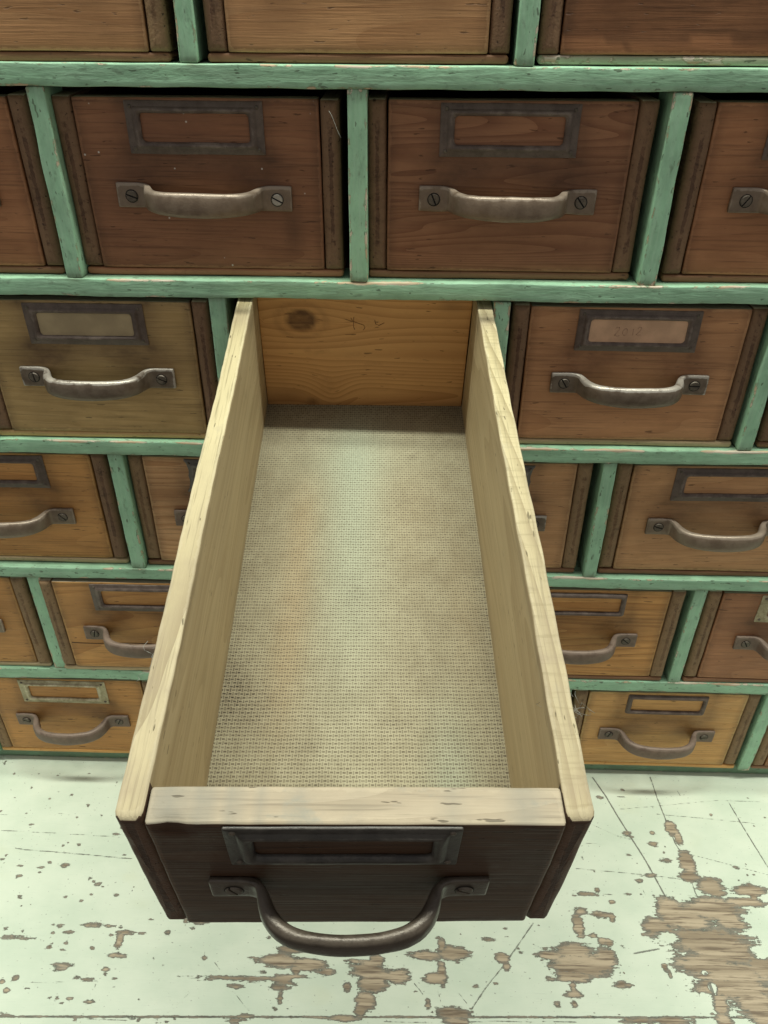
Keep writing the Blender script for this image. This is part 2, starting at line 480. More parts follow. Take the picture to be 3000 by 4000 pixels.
def make_screw(parent, x, y, z, ang, mat, rs, R=.0034):
    V, F, E = [], [], []
    def half(sgn):
        base = len(V); pts = []
        g = .00045
        for k in range(13):
            a = math.asin(g/R) + (math.pi - 2*math.asin(g/R))*k/12
            pts.append((R*math.cos(a), sgn*R*math.sin(a)))
        for q in (1.0, .86):
            for px, pz in pts:
                V.append((px*q, -.0009 if q < 1 else -.0002, max(pz*q, g) if sgn > 0 else min(pz*q, -g))); E.append(.3)
        for px, pz in pts: V.append((px, .0012, pz)); E.append(0)
        m = len(pts)
        top = [base+m+i for i in range(m)]
        F.append(tuple(top if sgn < 0 else top[::-1]))
        for i in range(m):
            i2 = (i+1) % m
            a, b2 = base+i, base+i2
            q1 = (a, base+m+i, base+m+i2, b2); q2 = (base+2*m+i, a, b2, base+2*m+i2)
            F.append(q1 if sgn > 0 else q1[::-1]); F.append(q2 if sgn > 0 else q2[::-1])
    half(1); half(-1)
    nmain = len(F)
    b0 = len(V)
    for k in range(16):
        a = 2*math.pi*k/16; V.append((R*1.14*math.cos(a), -.00012, R*1.14*math.sin(a))); E.append(0)
    F.append(tuple(range(b0, b0+16)))
    V = np.array(V)
    o = link('screw', V, F, [mat, DARK], parent, {'gc': V + rs.uniform(-3, 3, 3), 'edge': np.array(E), 'grime': np.zeros(len(V))},
             [0]*nmain + [1], False)
    o.location = (x, y, z*.0006); o.rotation_euler = (0, ang, 0)
    return o

def rrect(w, h, r, n=5):
    out = []
    for cx, cz, a0 in ((w/2-r, h/2-r, 0), (-w/2+r, h/2-r, 90), (-w/2+r, -h/2+r, 180), (w/2-r, -h/2+r, 270)):
        for k in range(n+1):
            a = math.radians(a0 + 90*k/n)
            out.append((cx + r*math.cos(a), cz + r*math.sin(a)))
    return out
def densify(loop, n):
    """resample the four straight sides so that every ring has the same count"""
    m = len(loop)//4; out = []
    for q in range(4):
        seg = loop[q*m:(q+1)*m]; nxt = loop[((q+1)*m) % len(loop)]
        out += seg
        a = seg[-1]
        for k in range(1, n):
            out.append((a[0] + (nxt[0]-a[0])*k/n, a[1] + (nxt[1]-a[1])*k/n))
    return out
def make_holder(parent, x, y, z, mat, style='plain', seed=0, W=.079, H=.028, tilt=0.0):
    rs = np.random.RandomState(seed+9)
    ww, wh = .0625, .0152
    if style == 'thin': W, H = .071, .0235
    spec = [(0, .0), (0, .0007), (.02, .0009), (.42, .0009), (.5, .0013), (.6, .0023), (.75, .0026), (.88, .0022), (1.0, .0012), (1.0, .0)]
    if style == 'thin': spec = [(0, 0), (0, .0006), (.1, .0012), (.3, .0024), (.55, .0028), (.8, .0024), (1, .0012), (1, 0)]
    rings = []
    for t, hgt in spec:
        w = W + (ww-W)*t; h = H + (wh-H)*t; rad = .0006 + (.0022-.0006)*t if style != 'thin' else .0016
        lp = densify(rrect(w, h, rad), 10)
        if style == 'scalloped' and t < .3:
            q = []
            for px, pz in lp:
                if abs(px) > w/2-.004:
                    px -= math.copysign(.0034*(1-abs(2*abs(pz)/h-.30)**1.0)*.9, px) if abs(pz) < h*.46 else 0
                q.append((px, pz))
            lp = q
        rings.append([(px, -hgt, pz) for px, pz in lp])
    m = len(rings[0]); V = [v for rg in rings for v in rg]; F = []
    E = []
    for i, rg in enumerate(rings): E += [[.9, .9, .5, 0, .2, .6, .8, .5, .9, 0][min(i, 9)]]*m
    for i in range(len(rings)-1):
        for k in range(m):
            k2 = (k+1) % m
            F.append((i*m+k, (i+1)*m+k, (i+1)*m+k2, i*m+k2))
    V = np.array(V); gc = V + rs.uniform(-3, 3, 3)
    V2 = V.copy(); V2 += wobble(V, .00013, rs, (90, 220, 400))
    o = link('label_holder', V2, F, mat, parent, {'gc': gc, 'edge': np.array(E, float), 'grime': np.zeros(len(V))})
    o.location = (x, y-.0001, z); o.rotation_euler = (0, tilt, 0)
    # nails in the corners
    fx, fz = (W/2-.0033, H/2-.0030)
    if style == 'thin': fx, fz = W/2-.002, H/2-.002
    for sx in (-1, 1):
        for sz in (-1, 1):
            if style == 'thin' and sz == -1: continue
            V, F = [], []
            R = .00125
            for rr, yy in ((1, -.0004), (.92, -.0012), (.6, -.0016)):
                for k in range(10):
                    a = 2*math.pi*k/10; V.append((R*rr*math.cos(a), yy, R*rr*math.sin(a)))
            for i in range(2):
                for k in range(10):
                    k2 = (k+1) % 10; F.append((i*10+k, (i+1)*10+k, (i+1)*10+k2, i*10+k2))
            F.append(tuple(range(20, 30))[::-1])
            V = np.array(V)
            nl = link('nail', V, F, SCREW, o, {'gc': V + rs.uniform(-3, 3, 3), 'edge': np.zeros(len(V)), 'grime': np.zeros(len(V))})
            nl.location = (sx*fx, 0.0, sz*fz)
    return o

# ------------------------------------------------------------------ drawers
def gauss(p, x, z, sx, sz):
    return np.exp(-(((p[:, 0]-x)/sx)**2 + ((p[:, 2]-z)/sz)**2))

def make_drawer(cx, row, front, post, bottom, holder=IRON, handle=BRONZE, style='plain', width=.164, recess=.005, H=.101,
                seed=0, grime=.7, hx=0.0, hz=.0485, lx=0.0, extra=None, fittings=True, screw_mat=None, holder_tilt=0.0, handle_tilt=0.0):
    z0 = ZT[row] + .0004
    d = empty('drawer', (cx, recess, z0))
    w = width; bt = .0045; st = .0112
    pale = lambda c, n: 1 if n[2] > .75 else 0
    # bottom board with its edge showing under the front
    board('bottom_panel', (-w/2, 0.0006, 0), (w/2, .30, bt), 'x', bottom, d, r=.0013, step=.012, cstep=.05, wob=.0003, seed=seed+1, endr=.003)
    rs = np.random.RandomState(seed)
    yl, yr = rs.uniform(-.0012, .0006, 2)
    for s, yy in ((-1, yl), (1, yr)):
        x0 = -w/2 if s < 0 else w/2-st
        board('side_panel', (x0, yy, bt+.0003), (x0+st, .295, H+rs.uniform(-.0005, .0012)), 'y', [post, RAWDIRTY], d, r=.0012, step=.04, cstep=.006,
              wob=.0003, seed=seed+2+s, endr=.0040, matfn=pale)
    x0, x1 = -w/2+st+.0005, w/2-st-.0005
    def fg(p):
        g = np.zeros(len(p))
        g += .9*gauss(p, hx-.033, hz+.008, .022, .013) + .9*gauss(p, hx+.033, hz+.008, .022, .013)
        g += .7*gauss(p, lx, .069, .048, .009) + .5*np.exp(-((np.abs(p[:, 0]-lx)-.041)/.006)**2)*(p[:, 2] > .066)
        g += .35*gauss(p, hx, hz-.012, .035, .008)
        g += .7*np.exp(-((x1-np.abs(p[:, 0]))/.0045)**2)
        g += .5*np.exp(-((H-p[:, 2])/.004)**2) + .45*np.exp(-((p[:, 2]-bt)/.003)**2)
        g *= grime
        if extra is not None: g = extra(p, g)
        return np.clip(g, 0, 1)
    fy = .0006 + rs.uniform(-.0004, .0005)
    board('front_panel', (x0, fy, bt+.0004), (x1, fy+.0105, H), 'x', [front, RAWDIRTY], d, r=.0009, step=.0035, cstep=.0035, wob=.00022,
          seed=seed+5, fields={'grime': fg}, matfn=pale)
    board('back_panel', (x0, .284, bt+.0004), (x1, .294, H-.003), 'x', UNDER, d, r=.0008, step=.05, cstep=.05, wob=0, seed=seed+6)
    if fittings:
        if style == 'thin': zc = .0865
        else: zc = .0855
        make_holder(d, lx, fy, zc, holder, style, seed, tilt=holder_tilt + rs.uniform(-.008, .008))
        make_handle(d, hx, fy, hz + rs.uniform(-.0006, .0006), handle, seed, screw_mat=screw_mat, tilt=handle_tilt + rs.uniform(-.014, .014), depth=.0225 + rs.uniform(-.0015, .0015))
    return d

W_RED = ((.235, .095, .046), (.40, .19, .096))
W_BRN = ((.36, .15, .066), (.56, .265, .125))
W_TAN = ((.52, .262, .115), (.72, .41, .20))
W_RTN = ((.50, .235, .105), (.70, .37, .18))
W_OLV = ((.44, .28, .11), (.62, .42, .19))
W_ORG = ((.52, .235, .07), (.74, .385, .13))
W_YEL = ((.64, .32, .10), (.86, .50, .20))
W_DRK = ((.046, .021, .010), (.090, .045, .023))
BOT_D = fronts('bottom_edge_dark', (.16, .075, .04), (.27, .14, .07))
BOT_L = fronts('bottom_edge_light', (.33, .24, .13), (.52, .41, .24), dirt=.6)
BOT_G = paint('bottom_edge_green', (.36, .42, .27), (.45, .33, .2))

def stain_wave(p, g):
    # wet-looking dark varnish patch with a wavy lower border (top-right drawer)
    lim = .0115 + .0022*np.sin(p[:, 0]*85+1.0) + .0014*np.sin(p[:, 0]*210)
    return g + .5*(p[:, 2] > lim)
def spot(p, g):
    return g + .6*gauss(p, .052, .030, .006, .013)

G_ = 'drawers of the green cabinet'
DR = [
 # centre x, row, keyword arguments, label
 (-.1835, 'A', dict(front=fronts('front_r1a', *W_TAN), post=POST2, bottom=BOT_D, recess=.004), 'light brown closed drawer cut by the top left corner, on the uppermost green rail'),
 (.0005, 'A', dict(front=fronts('front_r1b', *W_TAN, ring=.2), post=POST, bottom=BOT_D, recess=.004), 'light brown closed drawer in the middle of the topmost row'),
 (.180, 'A', dict(front=fronts('front_r1c', *W_BRN), post=POST, bottom=BOT_G, recess=.004, extra=stain_wave), 'drawer at top right with wavy dark stained front and pale green bottom edge'),
 (-.270, 'B', dict(front=fronts('front_r2a', *W_BRN), post=POST, bottom=BOT_D, recess=.007), 'brown drawer cut by the left edge, beside the dark drawer with white dust specks'),
 (-.0925, 'B', dict(front=fronts('front_r2b', *W_RED, specks=.7), post=POST, bottom=fronts('bottom_r2b', *W_RED), recess=.008, extra=spot, handle=BRONZE, screw_mat=SCREWB, hx=0, lx=-.001, seed=41, handle_tilt=.01),
  'dark red-brown drawer flecked with white dust, one bright screw in its handle'),
 (.0875, 'B', dict(front=fronts('front_r2c', *W_RED, ring=.4, fine=.5, rscale=2.2), post=POST, bottom=BOT_D, recess=.008, hx=.001, lx=-.001, seed=52), 'dark brown drawer with fine horizontal grain lines, above right of the open drawer'),
 (.272, 'B', dict(front=fronts('front_r2d', *W_BRN), post=POST, bottom=BOT_D, recess=.007, hx=.0005), 'brown drawer cut by the right edge, beside the dark drawer with fine grain lines'),
 (-.360, 'C', dict(front=fronts('front_r3z', *W_BRN), post=POST, bottom=BOT_D), 'brown drawer at the left end of the third row, beyond the olive-brown one'),
 (-.1805, 'C', dict(front=fronts('front_r3a', *W_OLV, grime=(.07, .035, .02), ring=.2), post=POST, bottom=fronts('bottom_r3a', *W_OLV), recess=.004, handle=STEEL, style='plain', seed=63, hx=.001, grime=.85),
  'olive-brown drawer with shiny-edged handle, immediately left of the open drawer'),
 (.1805, 'C', dict(front=fronts('front_r3c', *W_RTN, grime=(.11, .045, .022), ring=.2), post=POST, bottom=BOT_L, recess=.005, handle=STEEL, seed=74, grime=.8, hx=.0005),
  'reddish tan drawer immediately right of the open drawer, its label card pencilled 2012'),
 (.362, 'C', dict(front=fronts('front_r3d', *W_BRN), post=POST, bottom=BOT_D), 'brown drawer cut by the right edge beside the drawer with the 2012 card'),
 (-.2715, 'D', dict(front=fronts('front_r4a', *W_ORG), post=POST, bottom=BOT_L, recess=.006, seed=81, hx=-.004, hz=.047, lx=-.004), 'orange-brown drawer cut by the left edge, under the olive-brown drawer'),
 (-.0915, 'D', dict(front=fronts('front_r4b', *W_TAN, ring=.7), post=POST2, bottom=BOT_D, recess=.005, holder=IRONGREY, style='scalloped', seed=92, handle=BRONZED), 'striped-grain brown drawer half hidden behind the left side of the open drawer'),
 (.0865, 'D', dict(front=fronts('front_r4c', *W_TAN), post=POST2, bottom=BOT_D, recess=.005, holder=IRONGREY, style='scalloped', seed=95, handle=STEEL), 'brown drawer with scalloped label holder half hidden behind the right side of the open drawer'),
 (.268, 'D', dict(front=fronts('front_r4d', *W_TAN, ring=.15), post=POST2, bottom=BOT_D, recess=.005, seed=98, handle=BRONZE), 'pale tan drawer cut by the right edge, under the drawer with the 2012 card'),
 (-.360, 'E', dict(front=fronts('front_r5a', *W_ORG), post=POST2, bottom=BOT_L, recess=.002), 'brown drawer at the left edge of the fifth row, only its right end showing'),
 (-.1835, 'E', dict(front=fronts('front_r5b', *W_ORG, ring=.4), post=POST2, bottom=BOT_L, recess=-.001, style='plain', holder=IRON, seed=111, handle=BRONZED, hx=-.001, hz=.0475),
  'orange-brown drawer with a cracked lower front, fifth row, left of open drawer'),
 (.0, 'E', dict(front=fronts('front_r5m', *W_ORG), post=POST2, bottom=BOT_D), 'brown drawer of the fifth row hidden behind the open drawer'),
 (.1775, 'E', dict(front=fronts('front_r5c', *W_ORG, ring=.5), post=POST2, bottom=BOT_D, recess=.001, style='thin', holder=IRON, seed=123, handle=BRONZED, hx=-.002), 'half-hidden orange-brown drawer with thin worn label frame, fifth row, right side'),
 (.3595, 'E', dict(front=fronts('front_r5d', *W_BRN), post=POST2, bottom=BOT_D, recess=.001, holder=BRASS, seed=134, handle=BRONZED, hx=.003), 'red-brown drawer cut by the right edge with worn brass label holder corner'),
 (-.2725, 'F', dict(front=fronts('front_r6a', *W_ORG), post=POST2, bottom=fronts('bottom_r6a', *W_ORG), recess=.002, holder=BRASS, seed=145, handle=BRONZED, hx=-.001, lx=-.002), 'bottom-row drawer at left with pale brass label holder, standing just above the mint table'),
 (-.090, 'F', dict(front=fronts('front_r6m', *W_ORG), post=POST2, bottom=BOT_D, handle=BRONZED), 'bottom-row brown drawer hidden behind the left of the open drawer'),
 (.0885, 'F', dict(front=fronts('front_r6n', *W_ORG), post=POST2, bottom=BOT_D, handle=BRONZED), 'bottom-row brown drawer hidden behind the right of the open drawer'),
 (.2705, 'F', dict(front=fronts('front_r6c', *W_YEL, ring=.2), post=POST2, bottom=fronts('bottom_r6c', *W_ORG), recess=.002, style='thin', holder=IRON, seed=156, handle=BRONZED, hx=-.002, hz=.047, grime=.75), 'yellowish-brown bottom-row drawer at right with thin dark label frame, above mint table'),
]
HID = [(-.360, 'A', 'outer left'), (.360, 'A', 'outer right')]
drawers = {}
for i, (cx, row, kw, label) in enumerate(DR):
    kw.setdefault('seed', 300+17*i)
    d = make_drawer(cx, row, **kw)
    tag(d, label, 'drawer', G_)
    drawers[(round(cx, 2), row)] = d
for cx, row, side in HID:
    d = make_drawer(cx, row, front=fronts('front_top_'+side.replace(' ', '_'), *W_TAN), post=POST, bottom=BOT_D, seed=700+int(cx*1000))
    tag(d, 'light brown closed drawer at the %s end of the topmost row' % side.split()[1], 'drawer', G_)
for row, nm in (('B', 'second'), ('D', 'fourth'), ('F', 'bottom')):
    for s, sd in ((-1, 'left'), (1, 'right')):
        d = make_drawer(s*.4095, row, front=fronts('front_narrow_%s_%s' % (nm, sd), *W_BRN), post=POST2, bottom=BOT_D, width=.083, seed=800+s*7+ord(row), fittings=False, recess=.002)
        tag(d, 'narrow brown drawer filling the %s end of the %s row' % (sd, nm), 'drawer', G_)

# crack across the lower part of one front
cr = drawers[(-.18, 'E')]
tubes('crack', [[(-.068+.0102*k, .0004, .0335-.0006*math.sin(k*.9)) for k in range(14)]], .00035, DARK, cr, 4)

# label cards lying in two of the holders
def card(cx, row, mat, label, recess, w=.066, h=.0185):
    o = board('label_card', (cx-w/2, recess-.00055, ZT[row]+.0855-h/2), (cx+w/2, recess-.00010, ZT[row]+.0855+h/2), 'x', mat, None, r=.0001, step=.02, cstep=.01, wob=0, seed=5)
    return tag(o, label, 'label card')
c1 = card(.1805, 'C', CARD, 'brown paper card pencilled 2012 behind a dark metal frame, right of the open drawer', .005)
card(-.1805, 'C', CARDO, 'plain olive paper card behind a dark metal frame, left of the open drawer', .004)
cz = ZT['C'] + .0855; cy = .005-.0006
def st(pts): return [(.1805+px*.001, cy, cz+pz*.001) for px, pz in pts]
tubes('writing', [
    st([(-14.8, 2.0), (-13.8, 3.2), (-12.4, 3.0), (-12.2, 1.6), (-13.4, -.4), (-14.8, -2.4), (-13.2, -3.0), (-11.6, -2.6)]),
    st([(-8.2, 2.4), (-9.6, 1.0), (-9.8, -1.2), (-8.8, -2.4), (-7.2, -1.8), (-6.8, .4), (-7.4, 2.0), (-8.2, 2.4)]),
    st([(-3.2, 2.0), (-3.0, -2.2)]),
    st([(-.4, 2.2), (.6, 3.4), (1.8, 3.0), (1.6, 1.6), (.4, -.4), (-1.0, -1.8), (.4, -2.2), (2.0, -1.8)]),
], .00017, PENCIL, c1, 5)

# ------------------------------------------------------------------ the open drawer
TH, YA, RO = .1813, .0357, -.0138
od = empty('open_drawer')
od.matrix_world = Matrix.Translation((0, 0, ZT['C'])) @ Matrix.Rotation(YA, 4, 'Z') @ Matrix.Rotation(TH, 4, 'X') @ Matrix.Rotation(-RO, 4, 'Y')
tag(od, 'empty wooden drawer pulled far out of the cabinet, with pale rims and dark front', 'drawer', G_)
OX0, OX1, OT = -.0795, .0835, .0098
OZ = .0995; FL = .0070; YF = -.3137; YB = .038; FT = .0112
FRONTO = fronts('front_open', *W_DRK, ring=.3, edge=(.16, .08, .045))
POSTO = wood('open_front_post', (.045, .021, .013), (.105, .055, .033), grime=(.02, .013, .01), edge=(.18, .10, .06), edge_amt=.4, ring=.1, fine=.6, blotch=.4, rough=.55, bump=.7, spec=.3, dirt=.4)
def side_mat(inner_sign):
    def fn(c, n):
        if c[1] < YF+.011 and n[2] < .6: return 2       # stained front end
        if n[2] > .6: return 3
        if n[0]*inner_sign > .5: return 0
        return 4
    return fn
def side_grime(p):
    g = .55*np.exp(-((p[:, 1]-.004)/.012)**2)*(p[:, 2] > .09)
    g += .35*np.exp(-((p[:, 2]-FL)/.006)**2)
    g += .6*(p[:, 2] > .097)*np.clip((-.07-p[:, 1])/.17, 0, 1)
    g += .25*(p[:, 2] > .09)*np.clip((-.12-p[:, 1])/.2, 0, 1)*np.abs(np.sin(p[:, 1]*210+np.sin(p[:, 1]*55)*3))**6
    return np.clip(g, 0, 1)
OUTER = wood('outer_side_wood', (.22, .12, .06), (.36, .22, .11), rough=.6)
for s, xa, xb in ((1, OX0, OX0+OT), (-1, OX1-OT, OX1)):
    board('side_panel', (xa, YF-.001, .0006), (xb, YB+.004, OZ+.001), 'y', [INNER, RAWDIRTY, POSTO, RAWLONG if s > 0 else RAW, OUTER], od, r=.0009, step=.004, cstep=.003, wob=.0004,
          seed=900+s, endr=.0032, fields={'grime': side_grime}, matfn=side_mat(s))
IX0, IX1 = OX0+OT+.0003, OX1-OT-.0003
def ffield(p):
    g = .5*gauss(p, .002, .052, .07, .02)*(p[:, 1] < FY+.003)
    top = p[:, 2] > OZ-.002
    for (x, s, a) in ((-.062, .007, 1.0), (-.050, .004, .9), (-.030, .0012, 1), (.002, .0012, .9), (-.040, .0025, .9), (.060, .006, .8), (.035, .004, .5), (-.018, .003, .6)):
        g = g + a*top*np.exp(-((p[:, 0]-x)/s)**2)
    return np.clip(g, 0, 1)
def fmat(c, n):
    if n[2] > .5: return 1
    return 0 if n[1] < -.3 else 2
def ragged(q):
    # splintered corner at the left end of the front's top edge
    k = np.exp(-((q[:, 0]+.0605)/.0045)**2) * (q[:, 1] < FY+.0035) * (q[:, 2] > OZ-.004)
    q = q.copy(); q[:, 1] += .0016*k; q[:, 2] -= .0016*k
    return q
FY = YF-.0021
board('front_panel', (IX0, FY, .0030), (IX1, YF+.0115, OZ), 'x', [FRONTO, RAWDIRTY, INNER], od, r=.0012, step=.0035, cstep=.0035, wob=.0003, seed=910,
      fields={'grime': ffield}, matfn=fmat, move=ragged)
def bwarp(p):
    # grain flowing round a knot and rising at the lower left
    out = np.zeros_like(p)
    def knot(x, z, R, A):
        dx, dz = p[:, 0]-x, p[:, 2]-z
        rr = np.sqrt((dx/1.9)**2 + dz**2)
        out[:, 1] += 0
        out[:, 2] += -np.sign(dz)*A*np.exp(-(rr/R)**2)
    knot(-.040, .077, .020, .012)
    out[:, 2] += .012*np.exp(-((p[:, 0]+.022)/.016)**2)*np.exp(-((p[:, 2]-.012)/.022)**2)
    return out
def bgrime(p):
    r = np.sqrt(((p[:, 0]+.041)/.0098)**2 + ((p[:, 2]-.0775)/.0078)**2)
    g = 1.3*(1/(1+np.exp((r-1)*12)))
    g += .30*np.exp(-((r-1.7)/.22)**2)
    g += .7*np.exp(-((p[:, 0]+.036)/.004)**2 - ((p[:, 2]-.0105)/.003)**2)
    g += .45*np.exp(-((p[:, 0]+.056)/.018)**2 - ((p[:, 2]-.015)/.008)**2)
    g += .45*np.exp(-((p[:, 0]-.060)/.008)**2 - ((p[:, 2]-.090)/.004)**2)
    g += .4*np.exp(-((p[:, 2]-FL)/.003)**2)
    return np.clip(g, 0, 1)
bk = board('back_panel', (IX0, YB, .0008), (IX1, YB+.0035, OZ-.004), 'x', BACKW, od, r=.0008, step=.0025, cstep=.0025, wob=.0001, seed=925,
           fields={'grime': bgrime}, warp=bwarp)
tubes('pencil_mark', [
    [(-.0075, YB-.0001, .0800), (-.0065, YB-.0001, .0775), (-.003, YB-.0001, .0760), (.0012, YB-.0001, .0745), (.0020, YB-.0001, .0725), (.0008, YB-.0001, .0708)],
    [(-.0056, YB-.0001, .0805), (-.0058, YB-.0001, .0760), (-.0058, YB-.0001, .0730), (-.0050, YB-.0001, .0710)],
    [(.0085, YB-.0001, .0785), (.0092, YB-.0001, .0755), (.0115, YB-.0001, .0745), (.0150, YB-.0001, .0765)]],
    .00022, PENCILD, bk, 5)
# floor: hardboard, woven-mesh side up
def floor_mat():
    b = NB('hardboard_mesh'); g = b.vec()
    warp = b.noise(g, 70, 2, .5, 0, True)
    v = b.vmath('ADD', g, b.vmath('MULTIPLY', b.vmath('SUBTRACT', warp, (.5, .5, .5)), (.0011, .0011, 0)))
    s = b.sep(b.mapping(v, (1/.00150, 1/.00215, 1)))
    u, w = s[0], s[1]
    fu, fw = b.m('FRACT', u), b.m('FRACT', w)
    par = b.m('MODULO', b.m('ADD', b.m('FLOOR', u), b.m('FLOOR', w)), 2.0)
    par = b.m('ABSOLUTE', par)
    par = b.m('GREATER_THAN', par, .5)
    du, dw = b.m('ABSOLUTE', b.m('SUBTRACT', fu, .5)), b.m('ABSOLUTE', b.m('SUBTRACT', fw, .5))
    hd = b.m('MULTIPLY', b.rng(dw, .13, .26, 1, 0), b.rng(du, .46, .50, 1, .25))
    vd = b.m('MULTIPLY', b.m('MULTIPLY', b.rng(du, .12, .26, 1, 0), b.rng(dw, .36, .48, 1, .0)), .75)
    d = b.m('ADD', b.m('MULTIPLY', hd, par), b.m('MULTIPLY', vd, b.m('SUBTRACT', 1.0, par)))
    n = b.noise(g, 420, 3, .6)
    n2 = b.noise(b.mapping(g, (75, 60, 60)), 1, 7, .68)
    d = b.m('MULTIPLY', d, b.rng(n, .3, .62, .5, 1.0))
    c = b.mix(b.rng(n2, .3, .7), (.295, .255, .165), (.375, .335, .225))
    c = b.mix(b.fac('pale'), c, (.37, .405, .30))
    c = b.mix(b.m('MULTIPLY', b.fac('rust'), .36), c, (.45, .29, .14))
    fib = b.noise(b.mapping(g, (700, 700, 700)), 1, 3, .7)
    c = b.mix(b.rng(fib, .6, .75, 0, .5), c, (.46, .43, .32))
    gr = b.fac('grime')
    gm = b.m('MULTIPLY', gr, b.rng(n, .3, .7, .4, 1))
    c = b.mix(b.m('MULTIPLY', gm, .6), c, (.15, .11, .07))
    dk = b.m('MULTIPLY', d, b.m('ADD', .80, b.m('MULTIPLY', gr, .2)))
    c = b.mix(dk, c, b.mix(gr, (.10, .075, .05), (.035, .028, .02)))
    h = b.m('SUBTRACT', b.m('MULTIPLY', fib, .25), d)
    return b.done(c, .72, b.bump(h, .6, .0007), 0, .25)
FLOORM = floor_mat()
nx, ny = 90, 200
xs = np.linspace(IX0-.003, IX1+.003, nx); ys = np.linspace(YF+.006, YB+.003, ny)
X, Y = np.meshgrid(xs, ys)
Vt = np.column_stack([X.ravel(), Y.ravel(), np.full(X.size, FL)])
Vb = Vt.copy(); Vb[:, 2] = FL-.0035
F = []
for j in range(ny-1):
    for i in range(nx-1):
        a = j*nx+i
        F.append((a, a+1, a+nx+1, a+nx))
o2 = len(Vt)
rimi = list(range(nx)) + [j*nx+nx-1 for j in range(1, ny)] + [(ny-1)*nx+i for i in range(nx-2, -1, -1)] + [j*nx for j in range(ny-2, 0, -1)]
low = [tuple(Vb[i]) for i in rimi]
for k in range(len(rimi)):
    k2 = (k+1) % len(rimi)
    F.append((rimi[k2], rimi[k], o2+k, o2+k2))
F.append(tuple(o2+k for k in range(len(rimi)))[::-1])
VV = np.vstack([Vt, np.array(low)])
xx, yy = VV[:, 0], VV[:, 1]
def gb(x, y, sx, sy): return np.exp(-((xx-x)/sx)**2-((yy-y)/sy)**2)
gr = .9*gb(-.064, -.205, .007, .018) + .55*gb(-.052, -.215, .01, .014) + .5*gb(-.04, -.268, .016, .006) + .75*gb(.010, -.272, .010, .005) + .5*gb(-.018, -.262, .006, .01)
gr += .6*gb(-.012, -.288, .006, .004) + .7*gb(.004, -.287, .006, .004) + .45*gb(-.063, -.292, .012, .012) + .35*gb(.035, -.02, .004, .003)*1.6 + .35*gb(.012, -.118, .004, .003)
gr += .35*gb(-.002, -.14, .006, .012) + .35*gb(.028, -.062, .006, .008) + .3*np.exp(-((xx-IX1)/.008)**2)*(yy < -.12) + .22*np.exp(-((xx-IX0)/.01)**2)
gr += .35*gb(.02, -.225, .008, .004) + .35*gb(-.025, -.237, .01, .004) + .3*gb(.03, -.3, .05, .012)
gr += .75*np.exp(-((yy-YB)/.022)**2)  # shadow band at the drawer's back end, painted into the floor colour
pale = .8*np.exp(-((xx+.004)/.020)**2)*np.clip(.85-.9*np.clip((yy+.05)/.06, 0, 1)*0, 0, 1) * (.55+.45*np.cos(yy*16+1.2)) + .55*gb(.046, -.26, .012, .04) + .3*gb(.0, -.02, .05, .03)
rust = .75*np.exp(-((xx+.034-.02*yy)/.0095)**2)*np.clip((-.03-yy)/.05, 0, 1)*np.clip((yy+.25)/.06, 0, 1) + .25*gb(.03, -.06, .02, .06) + .3*gb(.06, -.15, .01, .05)
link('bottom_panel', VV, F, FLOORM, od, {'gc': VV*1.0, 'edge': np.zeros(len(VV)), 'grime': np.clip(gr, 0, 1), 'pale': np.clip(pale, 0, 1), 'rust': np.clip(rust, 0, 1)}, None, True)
BRONZEO = metal('open_drawer_handle_bronze', (.055, .042, .031), (.085, .065, .048), (.13, .105, .08), .3, .36, .35, .3)
IRONO = metal('open_drawer_iron', (.032, .027, .023), (.06, .052, .044), (.12, .105, .09), .2, .42, .4)
make_holder(od, (IX0+IX1)/2-.0045, FY, OZ-.0162, IRONO, 'plain', 941, W=.0815, H=.0305)
make_handle(od, (IX0+IX1)/2-.0027, FY, .0480, BRONZEO, 942, depth=.0212)

# lint caught on the rims
def fluff(base, n, size, seed):
    rs = np.random.RandomState(seed); out = []
    for _ in range(n):
        p = np.array(base) + rs.normal(size=3)*size*.25; d = rs.normal(size=3); ln = []
        for _k in range(9):
            ln.append(tuple(p)); d = d + rs.normal(size=3)*.8; d /= np.linalg.norm(d); p = p + d*size*.22
        out.append(ln)
    return out
def ow(x, y, z): return tuple(od.matrix_world @ Vector((x, y, z)))
bpy.context.view_layer.update()
tag(tubes('lint', fluff(ow(OX1+.001, -.262, .085), 9, .010, 4), .00008, LINT, None, 4), 'wispy grey lint caught on the right outer side of the open drawer', 'lint')
tag(tubes('lint', fluff(ow(OX0-.0006, -.245, .088), 8, .008, 9), .00008, LINT, None, 4), 'small tuft of grey lint on the open drawer side near the brass label holder', 'lint')
tag(tubes('lint', fluff((-.0835, -.004, .418), 6, .007, 15), .00008, LINT, None, 4), 'fine white lint between the olive-brown drawer and the open drawer rim', 'lint')
tag(tubes('lint', [[(-.0155+.0011*k, -.001-.0004*k, .576-.0022*k+.0006*math.sin(k)) for k in range(7)]], .00013, LINT, None, 4), 'single pale hair at the top right corner of the dust-flecked drawer', 'lint')

# ------------------------------------------------------------------ camera
CP = Vector((.027591, -.485566, .639414))
cam = bpy.data.cameras.new('camera'); co = bpy.data.objects.new('camera', cam); COL.objects.link(co)
co.location = CP; co.rotation_euler = Euler((.968392, -.004274, .026268), 'XYZ')
cam.sensor_fit = 'VERTICAL'; cam.sensor_height = 24; cam.lens = 1694.277/2212*24
cam.clip_start = .01; cam.clip_end = 50
scene.camera = co
Rm = co.rotation_euler.to_matrix()
def tab(u, v):
    d = Rm @ Vector(((u-829.5)/1694.277, -(v-1106)/1694.277, -1.0))
    t = -CP.z/d.z
    return CP.x + d.x*t, CP.y + d.y*t

